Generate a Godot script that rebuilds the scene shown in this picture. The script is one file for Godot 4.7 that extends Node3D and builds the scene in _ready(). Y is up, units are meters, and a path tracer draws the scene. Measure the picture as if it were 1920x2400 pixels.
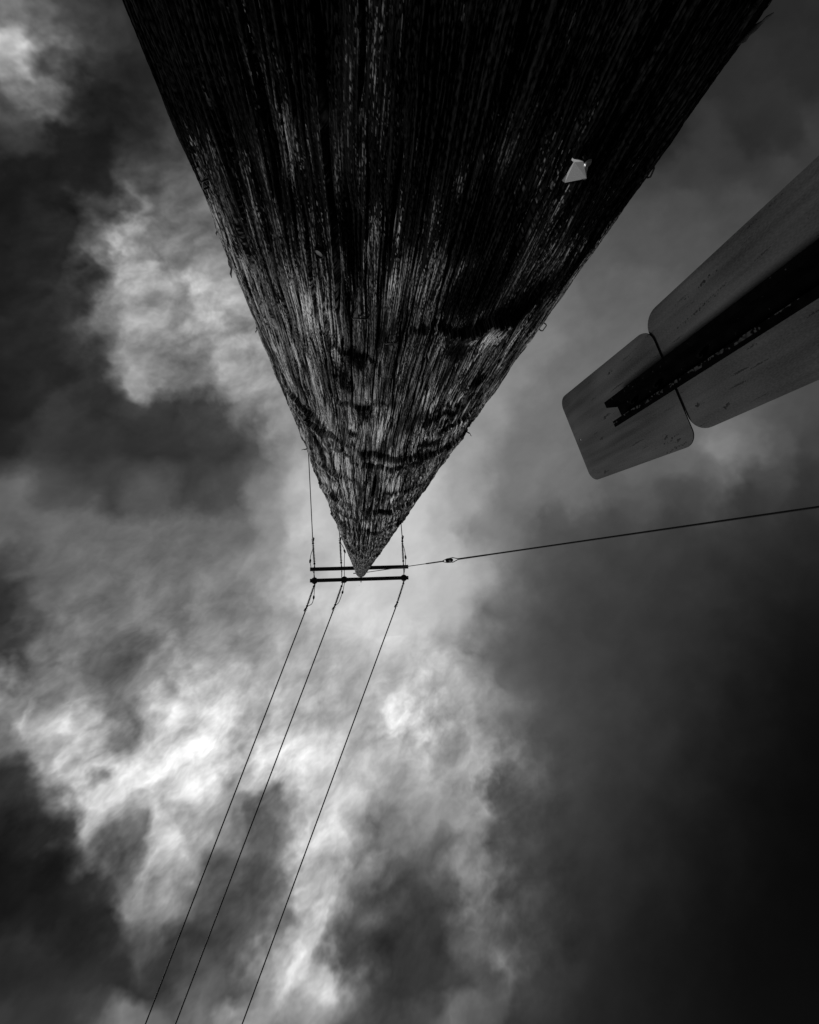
extends Node3D
# An old timber utility pole seen from its foot, with the back of two road signs beside it, under storm clouds.
# World: y up, metres, the camera 1.7 m above the ground.

const EYE := 1.7
const AXIS := Vector2(0.0436, 0.331)      # where the pole stands (x, z)
const AXIS_TOP := Vector2(0.0445, 0.320)  # its middle at the cross-arms
var M := {}
var used := {}

# ------------------------------------------------------------------ helpers
func numbered(n: String) -> String:
	if not used.has(n):
		used[n] = 0
		return n
	used[n] += 1
	return "%s_%03d" % [n, used[n]]

func tag(o: Node, label := "", category := "", group := "", kind := "") -> Node:
	if label != "": o.set_meta("label", label)
	if category != "": o.set_meta("category", category)
	if group != "": o.set_meta("group", group)
	if kind != "": o.set_meta("kind", kind)
	return o

func thing(called: String, label: String, category: String, at := Vector3.ZERO, group := "") -> Node3D:
	var o := Node3D.new()
	o.name = numbered(called)
	add_child(o)
	o.position = at
	tag(o, label, category, group)
	return o

func part(called: String, mesh: Mesh, mat: Material, parent: Node) -> MeshInstance3D:
	var o := MeshInstance3D.new()
	o.name = called
	o.mesh = mesh
	o.material_override = mat
	parent.add_child(o, true)
	return o

func tool() -> SurfaceTool:
	var st := SurfaceTool.new()
	st.begin(Mesh.PRIMITIVE_TRIANGLES)
	return st

func tri(st: SurfaceTool, a: Vector3, b: Vector3, c: Vector3) -> void:
	st.add_vertex(a); st.add_vertex(b); st.add_vertex(c)

func quad(st: SurfaceTool, a: Vector3, b: Vector3, c: Vector3, d: Vector3) -> void:
	tri(st, a, b, c); tri(st, a, c, d)

func done(st: SurfaceTool) -> ArrayMesh:
	st.generate_normals()
	return st.commit()

# a round bar along points, with a radius for each
func tube(st: SurfaceTool, pts: Array, radii: Array, seg := 8, caps := true) -> void:
	var rings := []
	var side := Vector3.ZERO
	for i in pts.size():
		var d: Vector3 = (pts[min(i + 1, pts.size() - 1)] - pts[max(i - 1, 0)]).normalized()
		if side == Vector3.ZERO:
			side = d.cross(Vector3.UP if absf(d.y) < 0.9 else Vector3.RIGHT).normalized()
		side = (side - d * side.dot(d)).normalized()
		var up := d.cross(side)
		var ring := []
		for k in seg:
			var a := TAU * k / seg
			ring.append(pts[i] + (side * cos(a) + up * sin(a)) * radii[min(i, radii.size() - 1)])
		rings.append(ring)
	for i in pts.size() - 1:
		for k in seg:
			var n := (k + 1) % seg
			st.set_smooth_group(1)
			quad(st, rings[i][k], rings[i + 1][k], rings[i + 1][n], rings[i][n])
	if caps:
		st.set_smooth_group(-1)
		for k in range(1, seg - 1):
			tri(st, rings[0][0], rings[0][k], rings[0][k + 1])
			var e: Array = rings[rings.size() - 1]
			tri(st, e[0], e[k + 1], e[k])

# a turned shape: profile of (distance along, radius) from a towards b
func turned(st: SurfaceTool, a: Vector3, b: Vector3, profile: Array, seg := 12) -> void:
	var d := (b - a).normalized()
	var side := d.cross(Vector3.UP if absf(d.y) < 0.9 else Vector3.RIGHT).normalized()
	var up := d.cross(side)
	for i in profile.size() - 1:
		var p: Vector2 = profile[i]
		var q: Vector2 = profile[i + 1]
		st.set_smooth_group(i % 2 + 1)
		for k in seg:
			var u0 := side * cos(TAU * k / seg) + up * sin(TAU * k / seg)
			var u1 := side * cos(TAU * (k + 1) / seg) + up * sin(TAU * (k + 1) / seg)
			var v0 := a + d * p.x + u0 * p.y
			var v1 := a + d * q.x + u0 * q.y
			var v2 := a + d * q.x + u1 * q.y
			var v3 := a + d * p.x + u1 * p.y
			if q.y > 1e-6: tri(st, v0, v1, v2)
			if p.y > 1e-6: tri(st, v0, v2, v3)

# a bar of rectangular section with chamfered long edges from a to b
func beam(st: SurfaceTool, a: Vector3, b: Vector3, up: Vector3, w: float, h: float, bev: float) -> void:
	var d := (b - a).normalized()
	var s := d.cross(up).normalized()
	var v := s.cross(d).normalized()
	var sec := []
	for c in [Vector2(-w / 2 + bev, -h / 2), Vector2(w / 2 - bev, -h / 2), Vector2(w / 2, -h / 2 + bev), Vector2(w / 2, h / 2 - bev),
			Vector2(w / 2 - bev, h / 2), Vector2(-w / 2 + bev, h / 2), Vector2(-w / 2, h / 2 - bev), Vector2(-w / 2, -h / 2 + bev)]:
		sec.append(s * c.x + v * c.y)
	st.set_smooth_group(-1)
	for k in 8:
		var n := (k + 1) % 8
		quad(st, a + sec[k], a + sec[n], b + sec[n], b + sec[k])
	for k in range(1, 7):
		tri(st, a + sec[0], a + sec[k + 1], a + sec[k])
		tri(st, b + sec[0], b + sec[k], b + sec[k + 1])

# a plate of some thickness with the outline given in 2D, placed by a function
func plate(st: SurfaceTool, outline: PackedVector2Array, place: Callable, thick: float) -> void:
	st.set_smooth_group(-1)
	var idx := Geometry2D.triangulate_polygon(outline)
	for i in range(0, idx.size(), 3):
		var a: Vector2 = outline[idx[i]]
		var b: Vector2 = outline[idx[i + 1]]
		var c: Vector2 = outline[idx[i + 2]]
		for p in [[a, thick], [b, thick], [c, thick], [a, 0.0], [c, 0.0], [b, 0.0]]:
			st.set_uv(p[0] + Vector2(0.42, -0.33))
			st.add_vertex(place.call(p[0], p[1]))
	for i in outline.size():
		var a: Vector2 = outline[i]
		var b: Vector2 = outline[(i + 1) % outline.size()]
		st.set_uv(a + Vector2(0.42, -0.33))
		quad(st, place.call(a, 0.0), place.call(b, 0.0), place.call(b, thick), place.call(a, thick))

func noise(freq: float, octaves: int, seed_: int) -> FastNoiseLite:
	var n := FastNoiseLite.new()
	n.noise_type = FastNoiseLite.TYPE_SIMPLEX_SMOOTH
	n.frequency = freq
	n.seed = seed_
	n.fractal_type = FastNoiseLite.FRACTAL_FBM if octaves > 1 else FastNoiseLite.FRACTAL_NONE
	n.fractal_octaves = octaves
	return n

func grey(v: float) -> Color:
	return Color(v, v, v).linear_to_srgb()

func matter(v: float, rough: float, metal := 0.0) -> StandardMaterial3D:
	var m := StandardMaterial3D.new()
	m.albedo_color = grey(v)
	m.roughness = rough
	m.metallic = metal
	return m

# ------------------------------------------------------------------ camera, sky, sun
# Cloud brightness overhead as (x, z, tone 0-255): x and z are the direction's x / (y + 0.15) and z / (y + 0.15).
const CLOUDS: Array = [
	-0.745, 1.248, 95, -0.726, 1.253, 145, -0.675, 1.266, 80, -0.619, 1.280, 62, -0.484, 1.312, 42, -0.228, 1.365, 38, 0.138, 1.425, 36, 0.514, 1.468, 36,
	0.863, 1.495, 34, 1.053, 1.505, 32, 1.245, 1.512, 26, -0.731, 1.192, 165, -0.696, 1.201, 110, -0.625, 1.218, 75, -0.559, 1.233, 58, -0.740, 1.136, 185,
	-0.702, 1.145, 165, -0.655, 1.156, 120, -0.599, 1.169, 66, -0.738, 1.093, 150, -0.692, 1.103, 150, -0.653, 1.112, 85, -0.613, 1.120, 64, -0.556, 1.132, 38,
	-0.480, 1.148, 38, -0.227, 1.194, 40, 0.135, 1.245, 40, 0.507, 1.281, 40, 0.897, 1.303, 42, 1.037, 1.308, 44, 1.224, 1.312, 34, -0.727, 1.037, 75,
	-0.701, 1.042, 130, -0.674, 1.048, 105, -0.635, 1.056, 62, -0.579, 1.068, 30, -0.496, 1.084, 26, -0.730, 0.939, 52, -0.700, 0.945, 62, -0.607, 0.963, 30,
	-0.542, 0.975, 24, -0.476, 0.986, 42, -0.407, 0.998, 62, 0.132, 1.067, 60, 0.655, 1.103, 45, 0.791, 1.108, 38, 0.928, 1.112, 55, 1.019, 1.114, 42,
	1.134, 1.115, 44, 1.203, 1.115, 58, -0.725, 0.864, 26, -0.635, 0.880, 26, -0.540, 0.896, 28, -0.465, 0.908, 60, -0.388, 0.919, 90, 0.650, 1.010, 60,
	0.829, 1.015, 58, 0.988, 1.018, 56, 1.112, 1.019, 62, -0.721, 0.789, 26, -0.600, 0.808, 24, -0.528, 0.819, 60, -0.496, 0.824, 125, -0.454, 0.830, 88,
	-0.386, 0.839, 105, 0.600, 0.917, 80, 0.822, 0.922, 74, 0.990, 0.924, 72, -0.716, 0.715, 28, -0.596, 0.732, 38, -0.541, 0.739, 80, -0.497, 0.745, 200,
	-0.460, 0.750, 135, -0.418, 0.755, 100, -0.358, 0.762, 120, 0.127, 0.806, 100, 0.529, 0.825, 92, 0.704, 0.829, 82, 0.836, 0.830, 80, -0.713, 0.669, 30,
	-0.601, 0.684, 30, -0.547, 0.691, 60, -0.475, 0.699, 215, -0.507, 0.696, 160, -0.433, 0.704, 140, -0.382, 0.710, 120, -0.313, 0.717, 130, -0.707, 0.587, 30,
	-0.634, 0.596, 34, -0.574, 0.602, 48, -0.527, 0.607, 125, -0.463, 0.614, 165, -0.397, 0.620, 145, -0.337, 0.626, 200, -0.276, 0.631, 150, 0.124, 0.657, 120,
	0.466, 0.669, 112, 0.605, 0.671, 95, 0.713, 0.671, 95, -0.701, 0.507, 38, -0.629, 0.513, 36, -0.554, 0.520, 50, -0.499, 0.525, 120, -0.451, 0.529, 160,
	-0.393, 0.534, 175, -0.360, 0.536, 130, -0.291, 0.541, 165, -0.229, 0.545, 150, 0.418, 0.570, 125, 0.576, 0.572, 105, -0.694, 0.427, 30, -0.652, 0.430, 42,
	-0.579, 0.436, 38, -0.518, 0.440, 50, -0.463, 0.444, 140, -0.447, 0.445, 165, -0.390, 0.448, 100, -0.323, 0.452, 120, -0.272, 0.455, 155, -0.201, 0.459, 150,
	0.361, 0.474, 135, 0.496, 0.475, 110, -0.688, 0.349, 28, -0.631, 0.352, 36, -0.588, 0.355, 58, -0.513, 0.359, 42, -0.443, 0.362, 52, -0.387, 0.364, 52,
	-0.303, 0.368, 62, -0.235, 0.370, 110, -0.164, 0.373, 140, 0.275, 0.381, 145, 0.437, 0.381, 112, -0.681, 0.281, 35, -0.625, 0.283, 55, -0.538, 0.286, 50,
	-0.447, 0.289, 48, -0.367, 0.292, 48, -0.284, 0.294, 55, -0.216, 0.295, 75, -0.145, 0.297, 150, 0.232, 0.300, 155, 0.391, 0.299, 115, 0.757, 0.294, 98,
	0.850, 0.292, 128, 0.921, 0.290, 108, 0.993, 0.288, 82, 1.064, 0.286, 65, 0.629, 0.245, 98, 0.751, 0.242, 98, 0.852, 0.240, 102, 0.954, 0.237, 70,
	1.055, 0.235, 55, -0.673, 0.198, 95, -0.639, 0.199, 105, -0.568, 0.200, 72, -0.495, 0.201, 62, -0.418, 0.201, 82, -0.338, 0.202, 60, -0.247, 0.203, 75,
	-0.179, 0.203, 140, -0.109, 0.203, 190, 0.131, 0.202, 195, 0.227, 0.201, 160, 0.345, 0.200, 118, 0.473, 0.198, 110, 0.624, 0.195, 85, 0.744, 0.192, 70,
	0.905, 0.188, 55, 1.046, 0.184, 48, -0.664, 0.117, 98, -0.582, 0.116, 105, -0.495, 0.116, 108, -0.436, 0.115, 112, -0.374, 0.115, 100, -0.277, 0.114, 105,
	-0.194, 0.113, 140, -0.108, 0.111, 195, 0.110, 0.108, 200, 0.194, 0.106, 180, 0.261, 0.105, 125, 0.367, 0.102, 110, 0.425, 0.101, 75, 0.573, 0.097, 66,
	0.731, 0.093, 56, 0.889, 0.089, 46, 1.027, 0.085, 38, -0.656, 0.046, 48, -0.623, 0.045, 80, -0.588, 0.044, 105, -0.504, 0.042, 105, -0.400, 0.039, 115,
	-0.306, 0.037, 112, -0.208, 0.034, 135, -0.124, 0.032, 185, 0.007, 0.028, 205, 0.125, 0.025, 200, 0.218, 0.022, 185, 0.265, 0.021, 165, 0.313, 0.019, 110,
	0.408, 0.017, 66, 0.562, 0.012, 60, 0.718, 0.007, 52, 0.873, 0.002, 42, 1.009, -0.002, 30, -0.647, -0.031, 38, -0.614, -0.033, 45, -0.573, -0.034, 105,
	-0.482, -0.039, 112, -0.364, -0.044, 120, -0.270, -0.048, 128, -0.173, -0.052, 155, -0.089, -0.055, 195, 0.015, -0.060, 205, 0.122, -0.064, 200, 0.213, -0.067, 185,
	0.250, -0.069, 160, 0.287, -0.070, 100, 0.343, -0.072, 70, 0.437, -0.076, 58, 0.551, -0.080, 56, 0.703, -0.085, 48, 0.856, -0.090, 34, 0.990, -0.095, 18,
	-0.638, -0.098, 55, -0.606, -0.100, 62, -0.559, -0.103, 115, -0.483, -0.108, 100, -0.440, -0.110, 95, -0.389, -0.114, 150, -0.313, -0.118, 140, -0.235, -0.122, 135,
	-0.138, -0.128, 170, -0.071, -0.131, 195, 0.049, -0.137, 200, 0.155, -0.143, 190, 0.209, -0.145, 155, 0.236, -0.146, 95, 0.318, -0.150, 72, 0.429, -0.155, 60,
	0.540, -0.159, 56, 0.690, -0.165, 46, 0.840, -0.171, 28, 0.972, -0.175, 12, -0.631, -0.149, 150, -0.586, -0.152, 125, -0.526, -0.157, 130, -0.456, -0.162, 105,
	-0.399, -0.166, 110, -0.347, -0.170, 165, -0.317, -0.172, 200, -0.248, -0.177, 185, -0.185, -0.181, 165, -0.104, -0.186, 160, -0.004, -0.192, 180, 0.100, -0.198, 180,
	0.187, -0.203, 165, 0.241, -0.205, 140, 0.277, -0.207, 95, 0.367, -0.212, 70, 0.532, -0.219, 58, 0.680, -0.225, 44, 0.828, -0.231, 25, 0.958, -0.236, 11,
	-0.624, -0.206, 110, -0.595, -0.208, 215, -0.552, -0.212, 150, -0.492, -0.217, 175, -0.450, -0.221, 120, -0.415, -0.224, 110, -0.350, -0.229, 190, -0.328, -0.231, 235,
	-0.276, -0.235, 220, -0.198, -0.241, 175, -0.119, -0.247, 185, -0.046, -0.252, 170, 0.004, -0.256, 160, 0.076, -0.260, 245, 0.132, -0.264, 215, 0.201, -0.268, 190,
	0.254, -0.271, 150, 0.298, -0.274, 100, 0.360, -0.277, 80, 0.522, -0.285, 62, 0.668, -0.292, 42, 0.814, -0.298, 22, 0.941, -0.303, 10, -0.616, -0.261, 100,
	-0.558, -0.267, 165, -0.492, -0.273, 215, -0.438, -0.279, 160, -0.388, -0.283, 190, -0.331, -0.289, 235, -0.264, -0.295, 245, -0.196, -0.301, 230, -0.149, -0.305, 200,
	-0.086, -0.310, 195, -0.037, -0.314, 200, 0.028, -0.319, 185, 0.095, -0.323, 190, 0.163, -0.328, 150, 0.214, -0.331, 165, 0.266, -0.335, 150, 0.301, -0.337, 90,
	0.371, -0.341, 72, 0.513, -0.349, 56, 0.656, -0.356, 38, 0.800, -0.362, 19, 0.925, -0.368, 9, -0.609, -0.307, 45, -0.571, -0.312, 55, -0.539, -0.315, 130,
	-0.486, -0.321, 190, -0.439, -0.326, 215, -0.384, -0.332, 245, -0.320, -0.339, 235, -0.254, -0.345, 200, -0.194, -0.351, 185, -0.132, -0.357, 215, -0.054, -0.364, 210,
	0.019, -0.370, 190, 0.093, -0.376, 165, 0.177, -0.382, 155, 0.245, -0.387, 155, 0.279, -0.389, 90, 0.348, -0.393, 66, 0.505, -0.403, 50, 0.646, -0.410, 34,
	0.787, -0.417, 17, 0.911, -0.422, 8, -0.603, -0.347, 40, -0.553, -0.353, 42, -0.501, -0.359, 60, -0.455, -0.364, 220, -0.421, -0.368, 225, -0.387, -0.372, 200,
	-0.345, -0.377, 215, -0.309, -0.381, 180, -0.251, -0.387, 140, -0.199, -0.392, 110, -0.146, -0.397, 120, -0.092, -0.403, 205, -0.022, -0.409, 200, 0.010, -0.412, 150,
	0.043, -0.415, 120, 0.108, -0.420, 150, 0.174, -0.425, 150, 0.241, -0.430, 150, 0.275, -0.433, 85, 0.343, -0.438, 60, 0.498, -0.447, 48, 0.637, -0.455, 32,
	0.777, -0.462, 16, 0.899, -0.468, 8, -0.598, -0.379, 28, -0.536, -0.387, 30, -0.491, -0.392, 50, -0.458, -0.396, 190, -0.431, -0.400, 110, -0.390, -0.405, 85,
	-0.342, -0.410, 205, -0.314, -0.413, 190, -0.264, -0.419, 150, -0.220, -0.424, 130, -0.175, -0.429, 85, -0.138, -0.433, 130, -0.084, -0.438, 195, -0.022, -0.444, 185,
	0.026, -0.448, 105, 0.090, -0.454, 125, 0.172, -0.461, 140, 0.238, -0.466, 140, 0.271, -0.469, 80, 0.339, -0.474, 55, 0.492, -0.484, 46, 0.630, -0.492, 30,
	0.768, -0.499, 15, 0.889, -0.505, 8, -0.590, -0.428, 22, -0.516, -0.439, 24, -0.451, -0.447, 40, -0.418, -0.452, 60, -0.378, -0.457, 110, -0.337, -0.462, 210,
	-0.302, -0.466, 150, -0.253, -0.472, 100, -0.195, -0.479, 70, -0.151, -0.484, 110, -0.099, -0.490, 190, -0.037, -0.496, 180, 0.025, -0.503, 130, 0.080, -0.508, 110,
	0.144, -0.514, 85, 0.184, -0.517, 130, 0.233, -0.521, 125, 0.266, -0.524, 75, 0.332, -0.529, 52, 0.483, -0.540, 44, 0.618, -0.549, 28, 0.754, -0.556, 14,
	0.874, -0.562, 8, -0.584, -0.465, 20, -0.510, -0.476, 22, -0.434, -0.486, 32, -0.408, -0.490, 90, -0.368, -0.496, 130, -0.327, -0.501, 200, -0.299, -0.504, 120,
	-0.257, -0.510, 75, -0.200, -0.517, 80, -0.157, -0.522, 95, -0.113, -0.527, 190, -0.060, -0.533, 195, -0.015, -0.538, 120, 0.039, -0.544, 75, 0.118, -0.551, 65,
	0.165, -0.556, 75, 0.197, -0.559, 140, 0.238, -0.562, 80, 0.327, -0.570, 50, 0.476, -0.581, 40, 0.609, -0.590, 25, 0.744, -0.598, 12, 0.862, -0.604, 8,
	-0.577, -0.506, 24, -0.504, -0.517, 25, -0.428, -0.529, 30, -0.383, -0.535, 130, -0.350, -0.540, 120, -0.309, -0.546, 75, -0.254, -0.553, 68, -0.198, -0.560, 72,
	-0.148, -0.567, 120, -0.111, -0.571, 185, -0.060, -0.577, 180, -0.015, -0.582, 75, 0.038, -0.588, 58, 0.115, -0.596, 52, 0.162, -0.601, 60, 0.186, -0.603, 130,
	0.233, -0.608, 85, 0.273, -0.611, 70, 0.354, -0.618, 45, 0.468, -0.627, 36, 0.600, -0.636, 22, 0.732, -0.644, 11, 0.849, -0.651, 8, -0.570, -0.552, 45,
	-0.510, -0.562, 42, -0.448, -0.572, 32, -0.384, -0.582, 50, -0.345, -0.587, 75, -0.305, -0.593, 45, -0.237, -0.603, 60, -0.181, -0.610, 90, -0.146, -0.615, 170,
	-0.110, -0.620, 215, -0.067, -0.625, 175, -0.030, -0.630, 65, 0.037, -0.637, 48, 0.128, -0.647, 46, 0.190, -0.654, 60, 0.244, -0.659, 120, 0.284, -0.663, 80,
	0.347, -0.668, 42, 0.459, -0.678, 33, 0.588, -0.687, 20, 0.719, -0.696, 10, 0.834, -0.703, 9, -0.562, -0.596, 40, -0.503, -0.607, 40, -0.472, -0.612, 55,
	-0.404, -0.623, 45, -0.366, -0.629, 38, -0.314, -0.637, 48, -0.261, -0.645, 85, -0.220, -0.651, 75, -0.165, -0.659, 140, -0.123, -0.665, 205, -0.088, -0.669, 225,
	-0.052, -0.674, 140, -0.016, -0.679, 55, 0.080, -0.690, 48, 0.155, -0.698, 55, 0.209, -0.704, 75, 0.247, -0.708, 130, 0.286, -0.712, 70, 0.356, -0.718, 38,
	0.450, -0.727, 30, 0.578, -0.737, 18, 0.706, -0.746, 11, 0.819, -0.753, 11, -0.554, -0.642, 55, -0.495, -0.653, 48, -0.447, -0.661, 55, -0.398, -0.670, 120,
	-0.367, -0.675, 140, -0.341, -0.679, 90, -0.296, -0.686, 120, -0.257, -0.692, 110, -0.210, -0.700, 170, -0.163, -0.707, 130, -0.108, -0.714, 150, -0.066, -0.720, 130,
	-0.037, -0.724, 75, 0.034, -0.733, 62, 0.093, -0.740, 75, 0.152, -0.747, 110, 0.197, -0.752, 75, 0.257, -0.759, 50, 0.349, -0.768, 36, 0.441, -0.777, 28,
	0.566, -0.787, 17, 0.692, -0.796, 13, 0.803, -0.804, 15]

# where the cloud is torn into wisps: x, z, radius in the same measure; elsewhere it is a smooth sheet
const TORN: Array = [[-0.692, 1.093, 0.30], [-0.457, 0.672, 0.42], [-0.291, 0.551, 0.30], [-0.454, -0.249, 0.45], [-0.225, -0.327, 0.35], [-0.111, -0.571, 0.35], [0.096, -0.293, 0.20], [-0.329, -0.482, 0.25], [0.210, -0.605, 0.20], [0.252, -0.402, 0.15]]

func make_sky() -> ImageTexture:
	var G := 101
	var half := 1.75
	var grid := PackedFloat32Array()
	grid.resize(G * G)
	var torn_grid := PackedFloat32Array()
	torn_grid.resize(G * G)
	var n := CLOUDS.size() / 3
	var cx := PackedFloat32Array(); var cz := PackedFloat32Array(); var cl := PackedFloat32Array()
	for i in n:
		cx.append(CLOUDS[3 * i]); cz.append(CLOUDS[3 * i + 1]); cl.append(CLOUDS[3 * i + 2])
	for r in G:
		for c in G:
			var x := -half + 2 * half * c / (G - 1)
			var z := -half + 2 * half * r / (G - 1)
			var w := 1.5
			var s := 1.5 * 60.0
			for i in n:
				var dx := x - cx[i]
				var dz := z - cz[i]
				var q := dx * dx + dz * dz
				if q > 0.36: continue
				q = 1.0 / (q + 0.0002)
				q *= q
				w += q
				s += q * cl[i]
			grid[r * G + c] = s / w
			var tt := 0.14
			for q in TORN:
				var dd: float = ((x - q[0]) * (x - q[0]) + (z - q[1]) * (z - q[1])) / (q[2] * q[2])
				tt = maxf(tt, exp(-dd * 1.4))
			torn_grid[r * G + c] = tt
	# the thick sheet on the right has no structure: even it out
	for pass_ in 16:
		var old := grid.duplicate()
		for r in range(1, G - 1):
			for c in range(1, G - 1):
				var x := -half + 2 * half * c / (G - 1)
				var z := -half + 2 * half * r / (G - 1)
				if x < 0.28 or z > 0.12: continue
				var o := r * G + c
				var e := (old[o - 1] + old[o + 1] + old[o - G] + old[o + G]) * 0.125 + old[o] * 0.5
				grid[o] = lerpf(old[o], e, clampf(minf((x - 0.28) * 8.0, (0.12 - z) * 8.0), 0.0, 1.0))
	var W := 4096
	var H := 2048
	var px := PackedFloat32Array()
	px.resize(W * H * 3)
	var wa := noise(8.0, 5, 11); wa.fractal_gain = 0.52
	var wb := noise(8.0, 5, 12); wb.fractal_gain = 0.52
	var de := noise(11.0, 5, 13); de.fractal_gain = 0.6
	var sm := noise(0.9, 2, 14)
	var sa := PackedFloat32Array(); var ca := PackedFloat32Array()
	for c in W:
		var a := (c + 0.5) / W * TAU
		sa.append(sin(a)); ca.append(-cos(a))
	var k := (G - 1) / (2 * half)
	for r in H / 2:
		var th := (r + 0.5) / H * PI
		var st := sin(th) / (cos(th) + 0.15)
		var every := clampi(int(0.6 / sin(th)), 1, 64)
		for c0 in range(0, W, every):
			var c := mini(c0 + every / 2, W - 1)
			var x := sa[c] * st
			var z := ca[c] * st
			if st > 2.6:    # low in the sky: the same cloud cover, seen too flat to show detail
				var lo := pow((60.0 + 45.0 * sm.get_noise_2d(x, z)) / 255.0, 2.2)
				var at := (r * W + c) * 3
				px[at] = lo; px[at + 1] = lo; px[at + 2] = lo
				continue
			var wx := wa.get_noise_2d(x, z)
			var wz := wb.get_noise_2d(x, z)
			# the torn cloud is combed along one direction
			var sx := (x * 0.80 + z * 0.60) * 0.65 + 0.012 * wx
			var sz := (-x * 0.60 + z * 0.80) + 0.012 * wz
			var dn := de.get_noise_2d(sx, sz)
			var hx := clampi(int((x + half) * k), 0, G - 1)
			var hz := clampi(int((z + half) * k), 0, G - 1)
			var torn := torn_grid[hz * G + hx]
			var amp := 0.03 + 0.035 * torn
			var gx := clampf((x + amp * wx + half) * k, 0.0, G - 1.001)
			var gz := clampf((z + amp * wz + half) * k, 0.0, G - 1.001)
			var ix := int(gx)
			var iz := int(gz)
			var fx := gx - ix
			var fz := gz - iz
			var o := iz * G + ix
			var l := lerpf(lerpf(grid[o], grid[o + 1], fx), lerpf(grid[o + G], grid[o + G + 1], fx), fz)
			var far := st - 1.5
			if far > 0.0:
				l = lerpf(l, 60.0 + 45.0 * sm.get_noise_2d(x, z), minf(far, 1.0))
			l *= 1.0 + 0.46 * torn * dn
			l = maxf(l, 3.0) / 255.0
			var v := pow((l + 0.055) / 1.055, 2.4) if l > 0.04045 else l / 12.92
			for e in range(c0, mini(c0 + every, W)):
				o = (r * W + e) * 3
				px[o] = v; px[o + 1] = v; px[o + 2] = v
	for r in range(H / 2, H):
		for c in W:
			var o := (r * W + c) * 3
			px[o] = 0.03; px[o + 1] = 0.03; px[o + 2] = 0.03
	return ImageTexture.create_from_image(Image.create_from_data(W, H, false, Image.FORMAT_RGBF, px.to_byte_array()))

# ------------------------------------------------------------------ the pole
func pole_r(h: float) -> float:      # h: height above the eye
	return 0.16 - 0.0037 * h

func pole_axis(h: float) -> Vector2:
	return AXIS.lerp(AXIS_TOP, clampf(h / 10.0, 0.0, 1.2))

# a point near the pole's skin: degrees round it from the side facing the eye (right is plus), height above the eye, distance out of the skin
func on_pole(deg: float, h: float, out := 0.0) -> Vector3:
	var a := pole_axis(h)
	var ah := AXIS.normalized()
	var er := Vector2(ah.y, -ah.x)
	var f := deg_to_rad(deg)
	var p := a + (er * sin(f) - ah * cos(f)) * (pole_r(h) + out)
	return Vector3(p.x, h + EYE, p.y)

# drying checks: degrees, from and to height, width m, depth m
const CHECKS: Array = [
	[-13.2, 0.07, 0.262, 0.0042, 0.009], [-23.5, 0.06, 0.30, 0.0022, 0.006], [-15.9, 0.202, 0.40, 0.0022, 0.006], [-28.6, 0.10, 0.46, 0.0022, 0.006],
	[-18.7, 0.17, 0.27, 0.0018, 0.005], [-39.0, 0.20, 0.36, 0.006, 0.007], [-27.4, 0.05, 0.16, 0.0016, 0.004], [-9.3, 0.15, 0.262, 0.012, 0.006],
	[-20.3, 0.07, 0.22, 0.0018, 0.005], [-32.0, 0.06, 0.40, 0.002, 0.006], [-35.5, 0.10, 0.5, 0.002, 0.005], [-6.0, 0.12, 0.30, 0.0015, 0.004],
	[-3.2, 0.14, 0.44, 0.0014, 0.004], [3.6, 0.2, 0.5, 0.0016, 0.005], [8.0, 0.25, 0.6, 0.0018, 0.005], [14.0, 0.26, 0.55, 0.002, 0.005],
	[19.0, 0.1, 0.25, 0.0016, 0.004], [24.0, 0.1, 0.3, 0.002, 0.005], [31.0, 0.08, 0.5, 0.002, 0.005], [37.0, 0.12, 0.4, 0.002, 0.005],
	[43.0, 0.1, 0.6, 0.0025, 0.006], [-46.0, 0.2, 0.9, 0.004, 0.007], [-52.0, 0.1, 0.6, 0.003, 0.006], [2.0, 0.58, 1.05, 0.009, 0.012],
	[-3.5, 0.62, 0.98, 0.006, 0.010], [-17.0, 0.5, 0.9, 0.006, 0.010], [-24.0, 0.48, 0.8, 0.005, 0.009], [-31.0, 0.5, 0.74, 0.006, 0.009],
	[-11.0, 0.54, 0.93, 0.005, 0.009], [10.0, 0.6, 0.9, 0.004, 0.008], [22.0, 0.58, 0.95, 0.007, 0.009], [34.0, 0.6, 1.0, 0.006, 0.008],
	[4.0, 1.0, 1.4, 0.008, 0.010], [12.0, 0.98, 1.32, 0.006, 0.008], [-9.0, 1.0, 1.5, 0.006, 0.008], [-27.0, 1.0, 1.6, 0.008, 0.01],
	[28.0, 1.1, 1.9, 0.007, 0.009], [-38.0, 1.0, 2.2, 0.007, 0.009], [0.0, 1.6, 3.0, 0.008, 0.009], [18.0, 2.0, 5.0, 0.008, 0.009], [-20.0, 2.6, 6.0, 0.008, 0.009]]
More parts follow.
